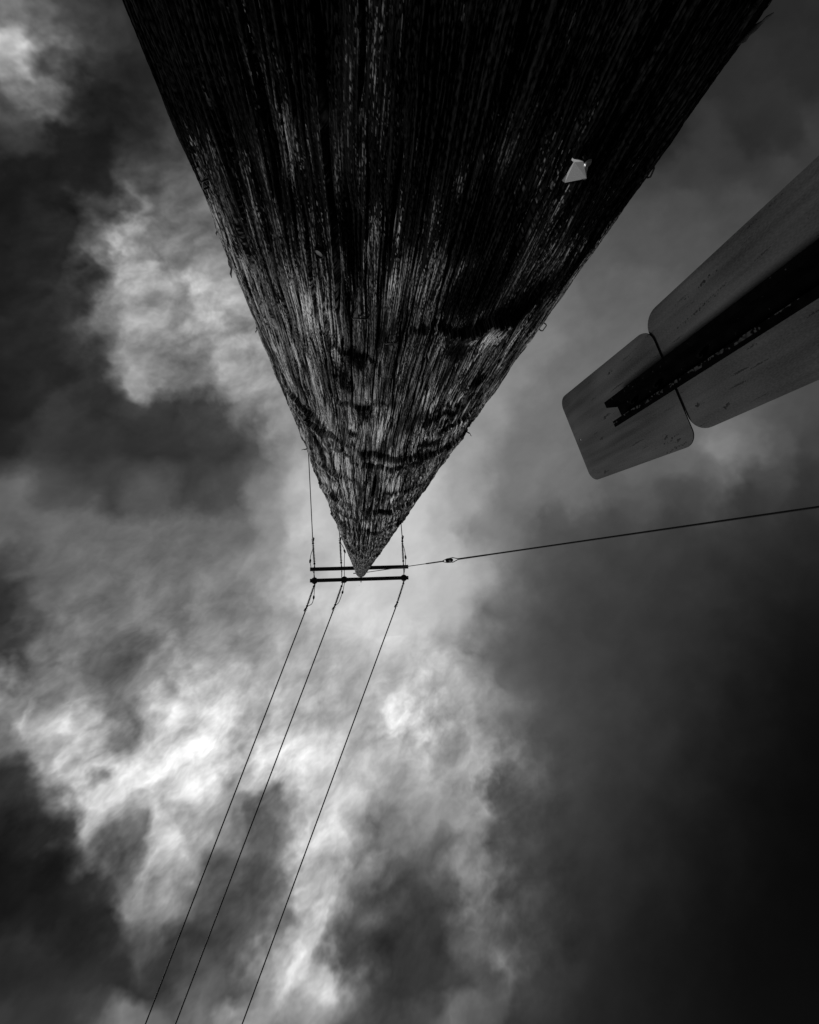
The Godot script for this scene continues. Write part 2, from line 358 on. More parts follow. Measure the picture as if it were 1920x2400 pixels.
# broken rims where the outer wood has sheared: centre degrees, half width, height, overhang m, fall-off m, tilt (m per degree)
const RIMS: Array = [
	[8.0, 60.0, 0.535, 0.007, 0.05, 0.0009], [4.0, 16.0, 0.580, 0.006, 0.05, -0.0002], [-4.0, 70.0, 0.955, 0.009, 0.10, 0.0003], [-2.0, 70.0, 1.36, 0.010, 0.12, -0.0008],
	[-10.0, 16.0, 1.60, 0.008, 0.12, 0.0026], [14.0, 40.0, 1.95, 0.010, 0.15, 0.001], [14.0, 60.0, 2.66, 0.012, 0.2, 0.006], [-20.0, 40.0, 3.4, 0.007, 0.3, -0.002],
	[10.0, 50.0, 4.4, 0.006, 0.4, 0.004],
	[20.0, 17.0, 0.249, 0.0075, 0.02, 0.0002], [-16.6, 5.0, 0.2445, 0.0025, 0.02, 0.0], [-10.0, 8.0, 0.295, 0.003, 0.025, 0.0004],
	[-10.0, 9.0, 0.386, 0.0035, 0.03, 0.0004], [-34.0, 12.0, 0.475, 0.006, 0.05, 0.0012], [36.0, 14.0, 0.45, 0.005, 0.04, -0.0008], [30.0, 20.0, 0.78, 0.005, 0.06, 0.0008],
	[-30.0, 14.0, 0.70, 0.005, 0.05, -0.0006], [6.0, 9.0, 0.80, 0.005, 0.05, 0.0007], [-14.0, 8.0, 1.12, 0.006, 0.06, -0.001], [26.0, 12.0, 1.2, 0.006, 0.07, 0.001]]
# black patches: tar stains, gouges, and light falloff painted in at the left edge: degrees, height, half width degrees, half height m (their outlines are frayed along the grain)
const STAINS_AND_SHADE: Array = [
	[5.0, 0.120, 7.0, 0.022], [9.0, 0.104, 10.0, 0.014], [-9.2, 0.2, 3.2, 0.06], [-7.5, 0.30, 3.0, 0.02], [14.0, 0.165, 9.0, 0.03], [18.0, 0.215, 9.0, 0.03],
	[24.0, 0.50, 12.0, 0.03], [0.0, 0.372, 5.0, 0.014], [-2.0, 0.53, 6.0, 0.04], [-13.0, 0.345, 3.5, 0.03], [-10.0, 0.47, 5.0, 0.02],
	[31.0, 0.35, 7.0, 0.04], [40.0, 0.13, 14.0, 0.035], [30.0, 0.10, 14.0, 0.03], [-14.0, 0.095, 6.0, 0.02], [-45.0, 0.15, 10.0, 0.04], [-50.0, 0.10, 16.0, 0.05], [-58.0, 0.15, 12.0, 0.09],
	[-36.0, 0.115, 8.0, 0.02], [50.0, 0.2, 9.0, 0.08], [20.0, 0.28, 6.0, 0.02], [36.0, 0.24, 9.0, 0.03], [12.0, 0.76, 8.0, 0.03], [-30.0, 0.09, 14.0, 0.02],
	[-2.0, 0.62, 2.5, 0.10], [2.0, 0.76, 2.2, 0.12], [22.0, 0.56, 9.0, 0.03], [-1.0, 1.05, 4.0, 0.06], [-18.0, 0.56, 6.0, 0.02], [10.0, 0.95, 10.0, 0.03], [-6.0, 0.40, 4.0, 0.03], [-34.0, 0.55, 4.0, 0.06]]
# bare, bleached wood where the tar has weathered off: degrees, height, half width, half height
const BARE: Array = [
	[-20.0, 0.150, 4.0, 0.022], [-30.0, 0.20, 7.0, 0.05], [-4.5, 0.17, 2.5, 0.02], [-1.0, 0.165, 1.6, 0.02], [-1.0, 0.225, 4.0, 0.03], [10.0, 0.285, 7.0, 0.025],
	[-22.0, 0.26, 8.0, 0.05], [1.0, 0.44, 7.0, 0.035], [14.0, 0.70, 9.0, 0.07], [-20.0, 0.62, 10.0, 0.07], [-32.0, 0.84, 10.0, 0.06], [-16.0, 0.80, 7.0, 0.1],
	[26.0, 0.27, 6.0, 0.02], [-16.5, 0.27, 3.0, 0.02], [-42.2, 0.157, 0.6, 0.005], [-33.0, 0.136, 0.5, 0.005], [2.3, 0.109, 0.5, 0.003],
	[-15.0, 0.9, 4.0, 0.04], [16.0, 0.84, 4.0, 0.04], [0.0, 1.2, 8.0, 0.08], [-25.0, 1.25, 10.0, 0.07]]

# knots: degrees, height, radius m
const KNOTS: Array = [[25.0, 0.425, 0.026], [-13.5, 0.345, 0.012], [33.0, 0.36, 0.012], [-24.0, 1.12, 0.03]]

func make_pole(parent: Node) -> void:
	# columns: close together on the side towards the road where the light rakes over it, wide apart behind
	var cols := PackedFloat32Array()
	var fine := 1440
	for i in fine + 1: cols.append(-68.0 + 136.0 * i / fine)
	for i in range(1, 60): cols.append(68.0 + 224.0 * i / 60.0)
	var NC := cols.size()
	var hs := PackedFloat32Array()
	for i in 50: hs.append(lerpf(-EYE - 0.3, 0.05, i / 50.0))
	var s0 := pow(0.05, -0.6)
	var s1 := pow(10.32, -0.6)
	var NF := 780
	for i in NF + 1: hs.append(pow(lerpf(s0, s1, float(i) / NF), -1.0 / 0.6))
	var NR := hs.size()
	var disp := PackedFloat32Array(); disp.resize(NR * NC)
	var tone := PackedFloat32Array(); tone.resize(NR * NC)
	var nw := noise(1.0, 2, 21); var n1 := noise(1.0, 1, 22); var n2 := noise(1.0, 1, 23); var n3 := noise(1.0, 2, 24)
	var n4 := noise(1.0, 3, 25); var n5 := noise(1.0, 3, 26); var n6 := noise(1.0, 3, 27)
	var rng := RandomNumberGenerator.new()
	rng.seed = 77
	var checks := CHECKS.duplicate()
	for i in 190:    # the many hairline checks between the large ones
		var h0 := 0.05 * pow(30.0, rng.randf())
		checks.append([rng.randf_range(-66, 66), h0, h0 * rng.randf_range(1.3, 2.6), rng.randf_range(0.0009, 0.0021) * (1.0 + 2.2 * h0), rng.randf_range(0.003, 0.006) * (1.0 + h0)])
	var step := 136.0 / fine
	var NL := fine / 6 + 2
	var la := PackedFloat32Array(); la.resize(NL)
	var lb := PackedFloat32Array(); lb.resize(NL)
	var lc := PackedFloat32Array(); lc.resize(NL)
	var ld := PackedFloat32Array(); ld.resize(NL)
	var le := PackedFloat32Array(); le.resize(NL)
	var lg := PackedFloat32Array(); lg.resize(NL)
	var row_d := PackedFloat32Array(); row_d.resize(NC)
	var row_s := PackedFloat32Array(); row_s.resize(NC)   # tar stains and painted falloff
	var row_b := PackedFloat32Array(); row_b.resize(NC)   # bare
	for r in NR:
		var h := hs[r]
		row_d.fill(0.0); row_s.fill(0.0); row_b.fill(0.0)
		for q in checks:
			if h < q[1] or h > q[2]: continue
			var f: float = (h - q[1]) / (q[2] - q[1])
			var taper := minf(1.0, 4.0 * minf(f, 1.0 - f)) 
			var mid: float = q[0] + 0.9 * nw.get_noise_2d(q[0] * 3.1, h * 5.0) + 0.25 * n3.get_noise_2d(q[0] * 7.7, h * 40.0)
			var hw: float = rad_to_deg(q[3] * 0.5 * (0.35 + 0.65 * taper) / 0.16)
			var c0: int = clampi(int((mid - hw + 68.0) / step), 0, fine)
			var c1: int = clampi(int((mid + hw + 68.0) / step) + 1, 0, fine)
			for c in range(c0, c1 + 1):
				var e: float = 1.0 - absf(cols[c] - mid) / hw
				if e > 0.0: row_d[c] -= q[4] * taper * minf(1.0, e * 1.8)
		for q in RIMS:
			if absf(h - q[2]) > 5.0 * q[4] + absf(q[5]) * q[1]+ 0.1 * q[2]: continue
			for c in range(0, fine + 1):
				var e: float = absf(cols[c] - q[0]) / q[1]
				if e > 1.0: continue
				var edge: float = q[2] + q[5] * (cols[c] - q[0]) + q[2] * (0.035 * n3.get_noise_2d(cols[c] * 0.11, q[2] * 31.0) + 0.012 * n1.get_noise_2d(cols[c] * 0.9, q[2] * 17.0))
				if h > edge:
					var broken := clampf(0.8 + 1.1 * n5.get_noise_2d(cols[c] * 0.035, q[2] * 23.0), 0.0, 1.0)
					row_d[c] += q[3] * broken * exp(-(h - edge) / q[4]) * minf(1.0, 3.0 * (1.0 - e))
		for q in KNOTS:
			if absf(h - q[1]) > 1.8 * q[2]: continue
			for c in range(0, fine + 1):
				var u: float = deg_to_rad(cols[c] - q[0]) * 0.16 / q[2]
				var v: float = (h - q[1]) / (1.6 * q[2])
				var e := sqrt(u * u + v * v) + 0.18 * n5.get_noise_2d(u * 1.5, v * 1.5)
				if e > 1.0: continue
				row_d[c] += q[2] * 0.22 * (1.0 - e * e) + q[2] * 0.03 * sin(e * 15.0)
				row_s[c] = maxf(row_s[c], 0.45 + 0.3 * sin(e * 13.0 + u))
		for q in STAINS_AND_SHADE:
			if absf(h - q[1]) > 1.6 * q[3]: continue
			for c in range(clampi(int((q[0] - 1.6 * q[2] + 68.0) / step), 0, fine), clampi(int((q[0] + 1.6 * q[2] + 68.0) / step), 0, fine)):
				var u: float = (cols[c] - q[0]) / q[2]
				var v: float = (h - q[1]) / q[3]
				row_s[c] = maxf(row_s[c], 1.0 - sqrt(u * u + v * v))
		for q in BARE:
			if absf(h - q[1]) > 1.5 * q[3]: continue
			for c in range(clampi(int((q[0] - 1.5 * q[2] + 68.0) / step), 0, fine), clampi(int((q[0] + 1.5 * q[2] + 68.0) / step), 0, fine)):
				var u: float = (cols[c] - q[0]) / q[2]
				var v: float = (h - q[1]) / q[3]
				row_b[c] = maxf(row_b[c], 1.0 - sqrt(u * u + v * v))
		var lod := clampf(h / 0.45, 1.0, 4.0)    # higher up the weathering is coarser
		var butt_shade := clampf(1.12 - h / 0.20, -0.62, 0.58)  # part real tar, part shade painted into the colour near the foot
		var bare := 0.5 if h < 0.4 else 1.2    # tar patches and that painted shade close up towards the foot
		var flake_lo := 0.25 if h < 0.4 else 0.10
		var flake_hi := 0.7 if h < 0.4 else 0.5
		var rings := 0.005 * clampf((h - 0.5) / 1.2, 0.0, 1.0)    # the upper shaft has shrunk unevenly, ring below ring
		# the broad variations are laid out every sixth column and blended between
		for i in NL:
			var xl := deg_to_rad(-68.0 + 136.0 * i * 6 / fine) * 0.16
			var wl := nw.get_noise_2d(xl * 25.0, h * 5.0)
			var xv := xl + 0.0025 * wl
			var bigl := n4.get_noise_2d(xv * 80.0, h * 5.0)
			var pal := n5.get_noise_2d(xl * 26.0, h * 9.0)
			var pbl := n6.get_noise_2d(xv * 95.0 + 40.0, h * 17.0)
			la[i] = wl
			lb[i] = bigl
			lc[i] = 0.55 * pal + 0.55 * pbl + 0.4 * bigl
			lg[i] = n4.get_noise_2d(xl * 6.0 + 20.0, h * 11.0 / lod)
			ld[i] = n6.get_noise_2d(xl * 30.0, h * 7.0)
			le[i] = 0.9 * n5.get_noise_2d(xv * 55.0 + 9.0, h * 3.2) + 0.8 * n4.get_noise_2d(xv * 150.0 - 5.0, h * 11.0) + 0.5 * pbl + 0.5 * n4.get_noise_2d(xl * 14.0, h * 6.0 / lod + 3.0)
		for c in NC:
			var x := deg_to_rad(cols[c]) * 0.16
			var o := r * NC + c
			if c > fine or h < 0.04:
				disp[o] = 0.002 * n4.get_noise_2d(x * 30.0, h * 4.0)
				tone[o] = 0.05 + 0.03 * n4.get_noise_2d(x * 60.0, h * 6.0)
				continue
			var i := c / 6
			var t := (c - i * 6) / 6.0
			var u := 1.0 - t
			var xw := x + 0.0025 * (la[i] * u + la[i + 1] * t)
			var f0 := n1.get_noise_2d(xw * 230.0 / lod, h * 6.0 / lod + 70.0)
			var f1 := n1.get_noise_2d(xw * 680.0 / lod, h * 13.0 / lod)
			var f2 := n2.get_noise_2d(xw * 1500.0 / lod, h * 30.0 / lod)
			var sp := n3.get_noise_2d(x * 900.0 / lod, h * 260.0 / (lod * lod))
			var big := lb[i] * u + lb[i + 1] * t
			var rb := row_b[c] * bare
			# tar cover and painted shade, frayed by the fibres
			var tar_and_shade := butt_shade + lc[i] * u + lc[i + 1] * t + 0.4 * f0 + 0.7 * f1 + 0.85 * sp + 1.2 * row_s[c] - 0.8 * rb
			tar_and_shade = clampf(tar_and_shade * 4.0, 0.0, 1.0)
			var fib := 0.6 * sp + 0.6 * f1 + 0.6 * f2 + 0.4 * f0 + 0.3 * big + 0.3 * rb
			# how far the outer wood has bleached, in streaks and flakes of many sizes
			var flake := le[i] * u + le[i + 1] * t
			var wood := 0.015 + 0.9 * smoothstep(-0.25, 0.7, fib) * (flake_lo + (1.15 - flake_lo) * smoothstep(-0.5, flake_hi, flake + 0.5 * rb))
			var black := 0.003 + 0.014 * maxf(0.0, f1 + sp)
			tone[o] = lerpf(wood, black, tar_and_shade)
			var rough := 1.0 - 0.5 * tar_and_shade
			disp[o] = row_d[c] + rings * (lg[i] * u + lg[i + 1] * t) + 0.0030 * (ld[i] * u + ld[i + 1] * t) + 0.0014 * big + 0.0009 * f0 + 0.0005 * f1 + 0.0002 * f2 * rough + 0.0004 * sp * rough
	var verts := PackedVector3Array(); verts.resize(NR * NC)
	var norms := PackedVector3Array(); norms.resize(NR * NC)
	var tints := PackedColorArray(); tints.resize(NR * NC)
	var ah := AXIS.normalized()
	var er := Vector2(ah.y, -ah.x)
	var dirs := PackedVector2Array(); var tans := PackedVector2Array(); 
	for c in NC:
		var f := deg_to_rad(cols[c])
		dirs.append(er * sin(f) - ah * cos(f))
		tans.append(er * cos(f) + ah * sin(f))
	for r in NR:
		var h := hs[r]
		var a := pole_axis(h)
		var rad := pole_r(h)
		var ru := mini(r + 1, NR - 1)
		var rd := maxi(r - 1, 0)
		var dh := hs[ru] - hs[rd]
		for c in NC:
			var o := r * NC + c
			var cl := c - 1 if c > 0 else NC - 1
			var cr := c + 1 if c < NC - 1 else 0
			var p := a + dirs[c] * (rad + disp[o])
			verts[o] = Vector3(p.x, h + EYE, p.y)
			var da := cols[cr] - cols[cl]
			if da < 0.0: da += 360.0
			var gt := (disp[r * NC + cr] - disp[r * NC + cl]) / (deg_to_rad(da) * rad)
			var gh := (disp[ru * NC + c] - disp[rd * NC + c]) / dh
			var n2d := dirs[c] - tans[c] * gt
			norms[o] = Vector3(n2d.x, -gh, n2d.y).normalized()
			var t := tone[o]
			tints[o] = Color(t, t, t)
	var index := PackedInt32Array(); index.resize((NR - 1) * NC * 6)
	var k := 0
	for r in NR - 1:
		for c in NC:
			var n := c + 1 if c < NC - 1 else 0
			var a0 := r * NC + c
			var a1 := r * NC + n
			var b0 := a0 + NC
			var b1 := a1 + NC
			index[k] = a0; index[k + 1] = b1; index[k + 2] = b0; index[k + 3] = a0; index[k + 4] = a1; index[k + 5] = b1
			k += 6
	# the sawn top
	var top := verts.size()
	var pa2 := pole_axis(hs[NR - 1])
	verts.append(Vector3(pa2.x, hs[NR - 1] + EYE + 0.01, pa2.y)); norms.append(Vector3.UP); tints.append(Color(0.1, 0.1, 0.1))
	for c in NC:
		index.append((NR - 1) * NC + c); index.append((NR - 1) * NC + (c + 1) % NC); index.append(top)
	var arr := []
	arr.resize(Mesh.ARRAY_MAX)
	arr[Mesh.ARRAY_VERTEX] = verts; arr[Mesh.ARRAY_NORMAL] = norms; arr[Mesh.ARRAY_COLOR] = tints; arr[Mesh.ARRAY_INDEX] = index
	var mesh := ArrayMesh.new()
	mesh.add_surface_from_arrays(Mesh.PRIMITIVE_TRIANGLES, arr)
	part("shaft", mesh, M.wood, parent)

# a torn sliver of wood standing off the skin: root and tip as (degrees, height, out)
func splinter(parent: Node, root: Vector3, tip: Vector3, wide: float) -> void:
	var a := on_pole(root.x, root.y, root.z)
	var b := on_pole(tip.x, tip.y, tip.z)
	var st := tool()
	var pts := []
	var rs := []
	for i in 7:
		var f := i / 6.0
		pts.append(a.lerp(b, f) + Vector3(0.0006 * sin(i * 2.1), 0, 0.0006 * cos(i * 1.7)))
		rs.append(wide * (1.0 - f * f * 0.85) * (0.85 + 0.25 * sin(i * 2.7)))
	tube(st, pts, rs, 5)
	part("splinter", done(st), M.splinter, parent)

func staple(deg: float, h: float, crown: float, out: float, lean: float, label: String, worn := 0.0) -> void:
	var at := on_pole(deg, h)
	var t := thing("staple", label, "staple", at, "rusty staples left in the pole")
	var n := (on_pole(deg, h, 0.1) - at).normalized()
	var side := Vector3.UP.cross(n).normalized()
	var d := (Vector3.UP * cos(lean) + side * sin(lean)).normalized()
	var st := tool()
	var a := -d * crown / 2
	var b := d * crown / 2
	tube(st, [a - n * 0.004, a + n * (out - 0.001), a + d * 0.001 + n * out, b - d * 0.001 + n * (out + worn), b + n * (out + worn - 0.001), b - n * 0.004], [0.00055], 6)
	part("wire", done(st), M.rust, t)

# ------------------------------------------------------------------ hardware aloft
func dead_end(a: Vector3, b: Vector3, wire: Vector3, label: String) -> void:
	var t := thing("dead_end_insulator", label, "insulator", a, "dead-end insulators strung from the cross-arms")
	var d := (b - a)
	var L := d.length()
	var u := d / L
	var st := tool()
	turned(st, Vector3.ZERO, u, [Vector2(-0.09, 0.0), Vector2(-0.09, 0.012), Vector2(0.02, 0.012), Vector2(0.02, 0.024), Vector2(0.06, 0.024), Vector2(0.06, 0.0)], 10)
	part("end_fitting", done(st), M.steel, t)
	var prof := [Vector2(0.06, 0.0), Vector2(0.06, 0.014)]
	var sheds := 12
	var l1 := L * 0.78
	for i in sheds:
		var s := lerpf(0.075, l1 - 0.02, (i + 0.5) / sheds)
		prof.append_array([Vector2(s - 0.008, 0.015), Vector2(s - 0.001, 0.033), Vector2(s + 0.003, 0.033), Vector2(s + 0.006, 0.015)])
	prof.append_array([Vector2(l1, 0.014), Vector2(l1, 0.0)])
	st = tool()
	turned(st, Vector3.ZERO, u, prof, 12)
	part("polymer_body", done(st), M.polymer, t)
	st = tool()
	turned(st, Vector3.ZERO, u, [Vector2(l1, 0.0), Vector2(l1, 0.026), Vector2(l1 + 0.035, 0.026), Vector2(l1 + 0.04, 0.012), Vector2(L * 0.86, 0.012)], 10)
	part("end_fitting", done(st), M.steel, t)
	st = tool()
	var side := u.cross(Vector3.UP).normalized()
	beam(st, u * L * 0.84, u * (L * 1.0) - side * 0.012, Vector3.UP, 0.034, 0.05, 0.008)
	tube(st, [u * L * 0.90 - side * 0.02, u * L * 1.0 - side * 0.035 , u * L * 1.03 - side * 0.02, u * L * 1.0], [0.009, 0.010, 0.009, 0.008], 6)
	var cl := part("dead_end_clamp", done(st), M.steel, t)
	for k in 2:
		st = tool()
		var c := u * L * (0.90 + 0.06 * k)
		tube(st, [c - Vector3.UP * 0.03 - side * 0.01, c - Vector3.UP * 0.04 + side * 0.03], [0.006], 6)
		part("clamp_bolt", done(st), M.steel, cl)

func wire_thing(called: String, label: String, category: String, group: String, pts: Array, r: float, mat: Material, seg := 6) -> void:
	var t := thing(called, label, category, pts[0], group)
	var st := tool()
	var q := []
	for p in pts: q.append(p - pts[0])
	tube(st, q, [r], seg)
	part("strand", done(st), mat, t)

func smooth_path(keys: Array, per := 8) -> Array:
	var c := Curve3D.new()
	for i in keys.size():
		var p: Vector3 = keys[i]
		var tan: Vector3 = (keys[min(i + 1, keys.size() - 1)] - keys[max(i - 1, 0)]) / 6.0
		c.add_point(p, -tan, tan)
	var out := []
	for i in (keys.size() - 1) * per + 1: out.append(c.sample(i / per if i / per < keys.size() - 1 else keys.size() - 2, (i % per) / float(per) if i / per < keys.size() - 1 else 1.0))
	return out

func pin_insulator(at: Vector3, label: String) -> void:
	var t := thing("pin_insulator", label, "insulator", at, "pin insulators on the near cross-arm")
	var st := tool()
	turned(st, Vector3.ZERO, Vector3.UP, [Vector2(-0.09, 0.0), Vector2(-0.09, 0.028), Vector2(-0.07, 0.03), Vector2(-0.07, 0.011), Vector2(0.16, 0.011), Vector2(0.16, 0.0)], 10)
	part("pin", done(st), M.steel, t)
	st = tool()
	turned(st, Vector3.ZERO, Vector3.UP, [Vector2(0.085, 0.012), Vector2(0.07, 0.05), Vector2(0.06, 0.074), Vector2(0.072, 0.082), Vector2(0.10, 0.07), Vector2(0.125, 0.045), Vector2(0.12, 0.062), Vector2(0.135, 0.066), Vector2(0.17, 0.045), Vector2(0.20, 0.030), Vector2(0.215, 0.024), Vector2(0.232, 0.034), Vector2(0.255, 0.03), Vector2(0.262, 0.0)], 20)
	part("porcelain", done(st), M.porcelain, t)

# ------------------------------------------------------------------ signs
const SIGN_T := Vector3(0.315, 0, -0.949)   # along the plates, to the right as seen from the pole
const SIGN_N := Vector3(-0.949, 0, -0.315)  # out of their backs

func rounded(t0: float, t1: float, h0: float, h1: float, rad: float, lean: float) -> PackedVector2Array:
	var o := PackedVector2Array()
	var mid := Vector2((t0 + t1) / 2, (h0 + h1) / 2)
	for q in [[t1 - rad, h1 - rad, 0.0], [t0 + rad, h1 - rad, 90.0], [t0 + rad, h0 + rad, 180.0], [t1 - rad, h0 + rad, 270.0]]:
		for k in 9:
			var a := deg_to_rad(q[2] + 90.0 * k / 8.0)
			var p := Vector2(q[0] + cos(a) * rad, q[1] + sin(a) * rad)
			o.append(mid + (p - mid).rotated(lean))
	return o

func sign_point(p: Vector2, out: float) -> Vector3:
	return SIGN_T * p.x + SIGN_N * (-0.860 + out) + Vector3(0, p.y + EYE, 0)

func sign_plate(label: String, t0: float, t1: float, h0: float, h1: float, rad: float, lean: float, holes: Array, mat: Material, front: float, bolts: Array) -> void:
	var mid := Vector2((t0 + t1) / 2, (h0 + h1) / 2)
	var base := sign_point(mid, 0.0)
	var t := thing("road_sign", label, "road sign", base, "signs on the channel post")
	var st := tool()
	var rim := rounded(t0, t1, h0, h1, rad, lean)
	# sheet with real punched holes: strips between a fan of rings is overkill, so each hole is cut with a small square frame of triangles
	var place := func(p: Vector2, out: float) -> Vector3:
		return sign_point(p, out + front) - base
	var shape := rim
	for q in holes:
		var ring := PackedVector2Array()
		for k in 10: ring.append(q + Vector2(cos(-TAU * k / 10), sin(-TAU * k / 10)) * 0.0042)
		shape = cut(shape, ring)
	plate(st, shape, place, 0.003)
	part("sheet", done(st), mat, t)
	for b in bolts:
		st = tool()
		var c := Vector2(-0.2085 + 0.010 * (b - 1.0), b)
		var p0: Vector3 = sign_point(c, -0.004) - base
		turned(st, p0, p0 + SIGN_N, [Vector2(-0.009, 0.0), Vector2(-0.009, 0.008), Vector2(0.0, 0.008), Vector2(0.0, 0.004), Vector2(0.012, 0.004), Vector2(0.012, 0.0075), Vector2(0.018, 0.0075), Vector2(0.018, 0.004), Vector2(0.024, 0.004), Vector2(0.024, 0.0)], 8)
		part("bolt", done(st), M.bolt, t)

# joins a hole to an outline by a slit, so that it can be triangulated as one polygon
func cut(outer: PackedVector2Array, hole: PackedVector2Array) -> PackedVector2Array:
	var bi := 0; var bj := 0; var best := 1e9
	for i in outer.size():
		for j in hole.size():
			var d := outer[i].distance_to(hole[j])
			if d < best: best = d; bi = i; bj = j
	var o := PackedVector2Array()
	for i in bi + 1: o.append(outer[i])
	for j in hole.size() + 1: o.append(hole[(bj + j) % hole.size()] + (Vector2(1e-5, 0) if j == hole.size() else Vector2.ZERO))
	o.append(outer[bi] + Vector2(1e-5, 1e-5))
	for i in range(bi + 1, outer.size()): o.append(outer[i])
	return o

func sign_post() -> void:
	var foot := SIGN_T * -0.258 + SIGN_N * -0.85
	var t := thing("sign_post", "dark steel channel post on the right carrying two signs, seen from its open side", "sign post", foot)
	# hat section: (along, out of the plate) with the web against the plates and lips to the front
	var sec := [Vector2(-0.0385, 0.040), Vector2(-0.0385, 0.036), Vector2(-0.0245, 0.036), Vector2(-0.0175, 0.002), Vector2(0.0175, 0.002), Vector2(0.0245, 0.036), Vector2(0.0385, 0.036), Vector2(0.0385, 0.040),
		Vector2(0.0215, 0.040), Vector2(0.0145, 0.006), Vector2(-0.0145, 0.006), Vector2(-0.0215, 0.040)]
	var poly := PackedVector2Array(sec)
	var rows := [[-EYE - 0.25, -0.222], [0.0, -0.2165], [0.5, -0.2125], [1.01, -0.2080]]
	var st := tool()
	st.set_smooth_group(-1)
	var put := func(p: Vector2, row: Array) -> Vector3:
		return SIGN_T * (p.x + row[1]) + SIGN_N * (-0.860 + p.y) + Vector3(0, row[0] + EYE, 0) - foot
	for i in rows.size() - 1:
		for k in sec.size():
			var n := (k + 1) % sec.size()
			var v0: float = rows[i][0] / 1.1
			var v1: float = rows[i + 1][0] / 1.1
			var c4 := [[k, i, 0, v0], [n, i, 1, v0], [n, i + 1, 1, v1], [k, i, 0, v0], [n, i + 1, 1, v1], [k, i + 1, 0, v1]]
			for q in c4:
				st.set_uv(Vector2((k + 0.06 + 0.88 * q[2]) / 12.0, q[3]))
				st.add_vertex(put.call(sec[q[0]], rows[q[1]]))
	st.set_uv(Vector2(0.4 / 12.0, 0.3))
	var idx := Geometry2D.triangulate_polygon(poly)
	for i in range(0, idx.size(), 3):
		for e in [0, rows.size() - 1]:
			tri(st, put.call(poly[idx[i]], rows[e]), put.call(poly[idx[i + 1]], rows[e]), put.call(poly[idx[i + 2]], rows[e]))
	part("channel", done(st), M.post, t)

# ------------------------------------------------------------------ materials
func streaked(lo: float, hi: float, seed_: int, stretch: float) -> ImageTexture:
	var n := 512
	var img := Image.create(n, n, false, Image.FORMAT_RGB8)
	var a := noise(0.02, 4, seed_)
	var b := noise(0.012, 3, seed_ + 1)
	var s := noise(0.05, 2, seed_ + 2)
	for y in n:
		for x in n:
			var v := 0.5 + 0.55 * a.get_noise_2d(x, y * stretch) + 0.5 * b.get_noise_2d(x * 0.8, y * 0.8)
			var spot := s.get_noise_2d(x * 1.6, y * stretch * 2.5)
			if spot > 0.6: v -= (spot - 0.6) * 6.0
			var g := Color(0, 0, 0).lerp(Color(1, 1, 1), 1.0)
			v = lerpf(lo, hi, clampf(v, 0.0, 1.0))
			g = grey(v)
			img.set_pixel(x, y, g)
	img.generate_mipmaps()
	return ImageTexture.create_from_image(img)

# dull aluminium, streaked by years of rain running down it, with a few dark scabs
func dull_sheet() -> ImageTexture:
	var n := 1024
	var img := Image.create(n, n, false, Image.FORMAT_RGB8)
	var a := noise(0.03, 4, 41)
	var b := noise(0.006, 3, 42)
	var g := noise(0.35, 2, 43)
	var d := noise(0.045, 2, 44)
	for y in n:
		for x in n:
			var v := 0.066 + 0.028 * a.get_noise_2d(x, y * 0.06) + 0.035 * b.get_noise_2d(x, y * 0.5) + 0.022 * g.get_noise_2d(x, y * 0.4)
			var spot := d.get_noise_2d(x * 1.5, y * 0.16) + 0.25 * g.get_noise_2d(x, y)
			if spot > 0.70: v *= 0.3
			elif spot < -0.8: v *= 1.25
			img.set_pixel(x, y, grey(maxf(v, 0.012)))
	var rng := RandomNumberGenerator.new()
	rng.seed = 9
	for q in [[0.345, 0.56, 9, 30], [0.355, 0.545, 5, 8], [0.335, 0.575, 4, 5], [0.37, 0.56, 4, 40], [0.30, 0.46, 4, 5], [0.10, 0.66, 4, 12], [0.35, 0.85, 5, 6], [0.33, 0.40, 6, 7], [0.08, 0.33, 5, 50], [0.12, 0.36, 5, 70], [0.20, 0.75, 4, 5], [0.25, 0.80, 4, 9]]:
		for k in 26:   # scabs of old glue and dirt
			var f := rng.randf_range(-1.0, 1.0)
			img.fill_rect(Rect2i(int(q[0] * n + f * q[2] * 0.4 + rng.randfn(0.0, 1.5)), int(q[1] * n + f * absf(f) * q[3] + rng.randfn(0.0, 1.5)), rng.randi_range(1, 3), rng.randi_range(1, 4)), grey(rng.randf_range(0.008, 0.03)))
	return ImageTexture.create_from_image(img)

# black paint, one column of the picture for each face of the channel, rubbed to bare metal on the lower lip
func post_paint() -> ImageTexture:
	var img := Image.create(192, 1024, false, Image.FORMAT_RGB8)
	var a := noise(0.03, 3, 61)
	var b := noise(0.11, 2, 62)
	for y in 1024:
		for x in 192:
			var v := 0.0022 + 0.0015 * a.get_noise_2d(x, y)
			var face := x / 16
			var across := (x % 16) / 16.0
			if face == 7:
				if across > 0.45 and across < 0.95 and a.get_noise_2d(x * 2.0, y * 0.7) + 0.5 * b.get_noise_2d(x, y) > 0.18: v = 0.035 + 0.03 * b.get_noise_2d(x, y)
			elif b.get_noise_2d(x * 0.8, y * 0.8) > 0.72: v = 0.03
			img.set_pixel(x, y, grey(v))
	return ImageTexture.create_from_image(img)

